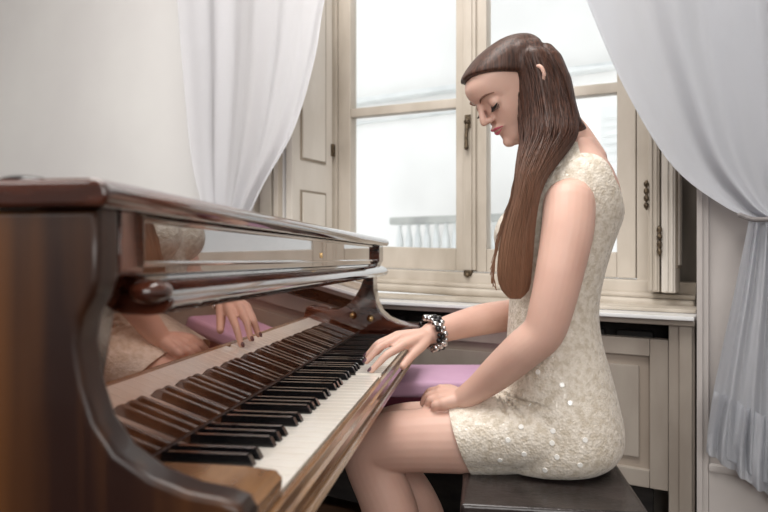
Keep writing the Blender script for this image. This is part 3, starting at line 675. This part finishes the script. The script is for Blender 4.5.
for px, py in ((521, 427), (553, 431), (552, 443), (557, 457), (524, 454), (570, 403), (538, 372), (558, 165), (500, 460), (545, 470), (585, 440), (530, 405), (562, 385), (580, 465), (508, 440)):
    d = at(px, py, 1.0) - Vector((0, 0, EYE)); hit = bv.ray_cast(Vector((0, 0, EYE)) - rl, d.normalized())
    if hit[0] is None: continue
    h, nrm = hit[0] + rl, hit[1]
    half = (-d.normalized() + Vector((-0.2, -0.3, 0.45))).normalized()
    if nrm.dot(d) > 0: nrm = -nrm
    q = nrm.to_track_quat('Z', 'Y').to_matrix()
    R = [[h + nrm * zz + q @ Vector((rr * math.cos(2 * PI * k / 10), rr * math.sin(2 * PI * k / 10), 0)) for k in range(10)] for rr, zz in ((.005, .0002), (.005, .0012), (.0042, .0018))]
    b = NB(); rings(b, R); obj('sequin', b, M['seq'], dress)

# hair
HS = [(51, 518, 540, 1.355, .04), (57, 512, 548, 1.345, .06), (65, 511, 555, 1.335, .056), (82, 515, 564, 1.333, .056), (100, 518, 570, 1.33, .058), (120, 520, 575, 1.318, .060), (133, 521, 576, 1.30, .058), (143, 521, 572, 1.285, .05), (153, 519, 565, 1.265, .04),
      (165, 517, 556, 1.25, .034), (180, 515, 545, 1.237, .030), (200, 512, 538, 1.234, .028), (225, 505, 534, 1.238, .026), (250, 500, 532, 1.244, .025), (275, 498, 530, 1.25, .02), (290, 502, 528, 1.255, .014), (299, 510, 520, 1.256, .005)]
HSs = catmull([Vector((y, a, c, 0)) for y, a, c, d, t in HS], 4); HSd = catmull([Vector((d, t, 0)) for y, a, c, d, t in HS], 4)
SEC = [(v[0], v[1], v[2], q[0], q[1]) for v, q in zip(HSs, HSd)]
def hair_pt(i, an, k=1.0):
    y, a, c, D, t = SEC[i]
    px = (a + c) / 2 + (c - a) / 2 * k * math.cos(an)
    Dd = D - t * k * math.sin(an)
    p = at(px, y, D); return Vector((p.x, Dd, p.z))
bm = NB()
rings(bm, [[hair_pt(i, 2 * PI * k / 36) for k in range(36)] for i in range(len(SEC))])
# skull cap above the hairline
R = []
for z, fr, bk, hw in [tuple(v) for v in catmull([Vector(p) for p in PROF], 3)]:
    if z < -0.07: continue
    row = []
    for k in range(48):
        an = 2 * PI * k / 48; ca, sa = math.cos(an), math.sin(an)
        lim = -0.01 + 0.62 * max(0, z + 0.004)           # nothing in front of the hairline
        off = 0.010
        y = -0.005 + ((fr + off + .005) if ca > 0 else (-.005 - bk + off)) * ca; x = (hw + off) * math.copysign(abs(sa) ** 0.9, sa)
        ymax = 0.0115 + max(-0.02, z) * 1.5
        y = min(y, ymax)
        row.append(HF(x, y, z + 0.009 * min(1, max(0, z / 0.05))))
    R.append(row)
rings(bm, R)
# hair at the back of the head and swept front
for (y0, a, c, D, t) in (): pass
BK = [(50, 528, 551, 1.38, .05), (62, 528, 560, 1.38, .07), (85, 536, 568.5, 1.38, .08), (108, 540, 573, 1.38, .08), (124, 545, 578, 1.375, .075), (131, 552, 585, 1.37, .06), (137, 560, 580, 1.37, .04)]
rings(bm, [[Vector((at((a + c) / 2 + (c - a) / 2 * math.cos(2 * PI * k / 32), y, D).x, D + t * math.sin(2 * PI * k / 32), at(0, y, D).z)) for k in range(32)] for y, a, c, D, t in BK])
FRN = [((532, 60), 20, .070), ((512, 59), 18, .074), ((497, 63), 14.5, .068), ((483, 69), 11.0, .056), ((472, 76), 6.5, .042), ((462.5, 82), 1.5, .02)]
R = []
for (cx, cy), hh, hd in FRN:
    nx, ny = 0.5, -0.866
    if cx > 505: nx, ny = 0.2, -0.98
    D = 1.365; s = D / FPX
    c_ = at(cx, cy, D)
    R.append([c_ + Vector((nx * hh * s * math.sin(2 * PI * k / 28), hd * math.cos(2 * PI * k / 28), -ny * hh * s * math.sin(2 * PI * k / 28))) for k in range(28)])
rings(bm, R)
bm = remesh(bm, 0.004, 3, 0.5)
# strands lying on the long lock
rnd = random.Random(3)
for s_ in range(420):
    an = rnd.uniform(-0.15, PI + 0.15); k0 = rnd.uniform(0.96, 1.03); i0 = rnd.randint(4, 26); i1 = rnd.randint(len(SEC) - 10, len(SEC) - 1)
    ph = rnd.uniform(0, 6); P = []
    for i in range(i0, i1 + 1, 2):
        a2 = an + 0.10 * math.sin(i * 0.13 + ph); P.append(hair_pt(i, a2, k0 + 0.035 * math.sin(i * 0.11 + ph * 2)))
    if len(P) > 3:
        n = len(P); tube(bm, P, [0.0003 + 0.0009 * min(1, j / 4, (n - 1 - j) / 4) for j in range(n)], 4, 1, caps=False)
for s_ in range(12):                       # loose ends leaving the lock to the left
    i0 = rnd.randint(34, 40); P = []
    for j, i in enumerate(range(i0, min(i0 + 22, len(SEC)), 2)):
        p = hair_pt(i, PI - 0.2, 1.0); P.append(p + Vector((-0.0016 * (j ** 1.0) * rnd.uniform(0.6, 1), 0, 0)))
    tube(bm, P, [0.0008] * len(P), 4, 1, caps=False)
hair = obj('hair', bm, M['hair'], pe, 60)

# bracelet
wd = (at(455, 327, 1.44) - WRH).normalized(); wc = WRH + wd * 0.006
u1_ = wd.cross(Vector((0, 0, 1))).normalized(); u2_ = u1_.cross(wd)
b = NB(); bb = NB()
for row in range(3):
    for k in range(17):
        a = 2 * PI * (k + 0.5 * row) / 17; p = wc + wd * (row - 1) * 0.008 + (u1_ * math.cos(a) + u2_ * math.sin(a)) * (0.0325 + 0.002 * (k % 2))
        r_ = 0.0048 + 0.0016 * ((k * 7 + row * 3) % 3)
        ball(bb if (k * 5 + k // 2 + row * 2) % 5 in (0, 3) else b, p, r_, n=6)
br = obj('bracelet', b, M['silver'], pe, 180); obj('black_beads', bb, M['blackbead'], br, 180)
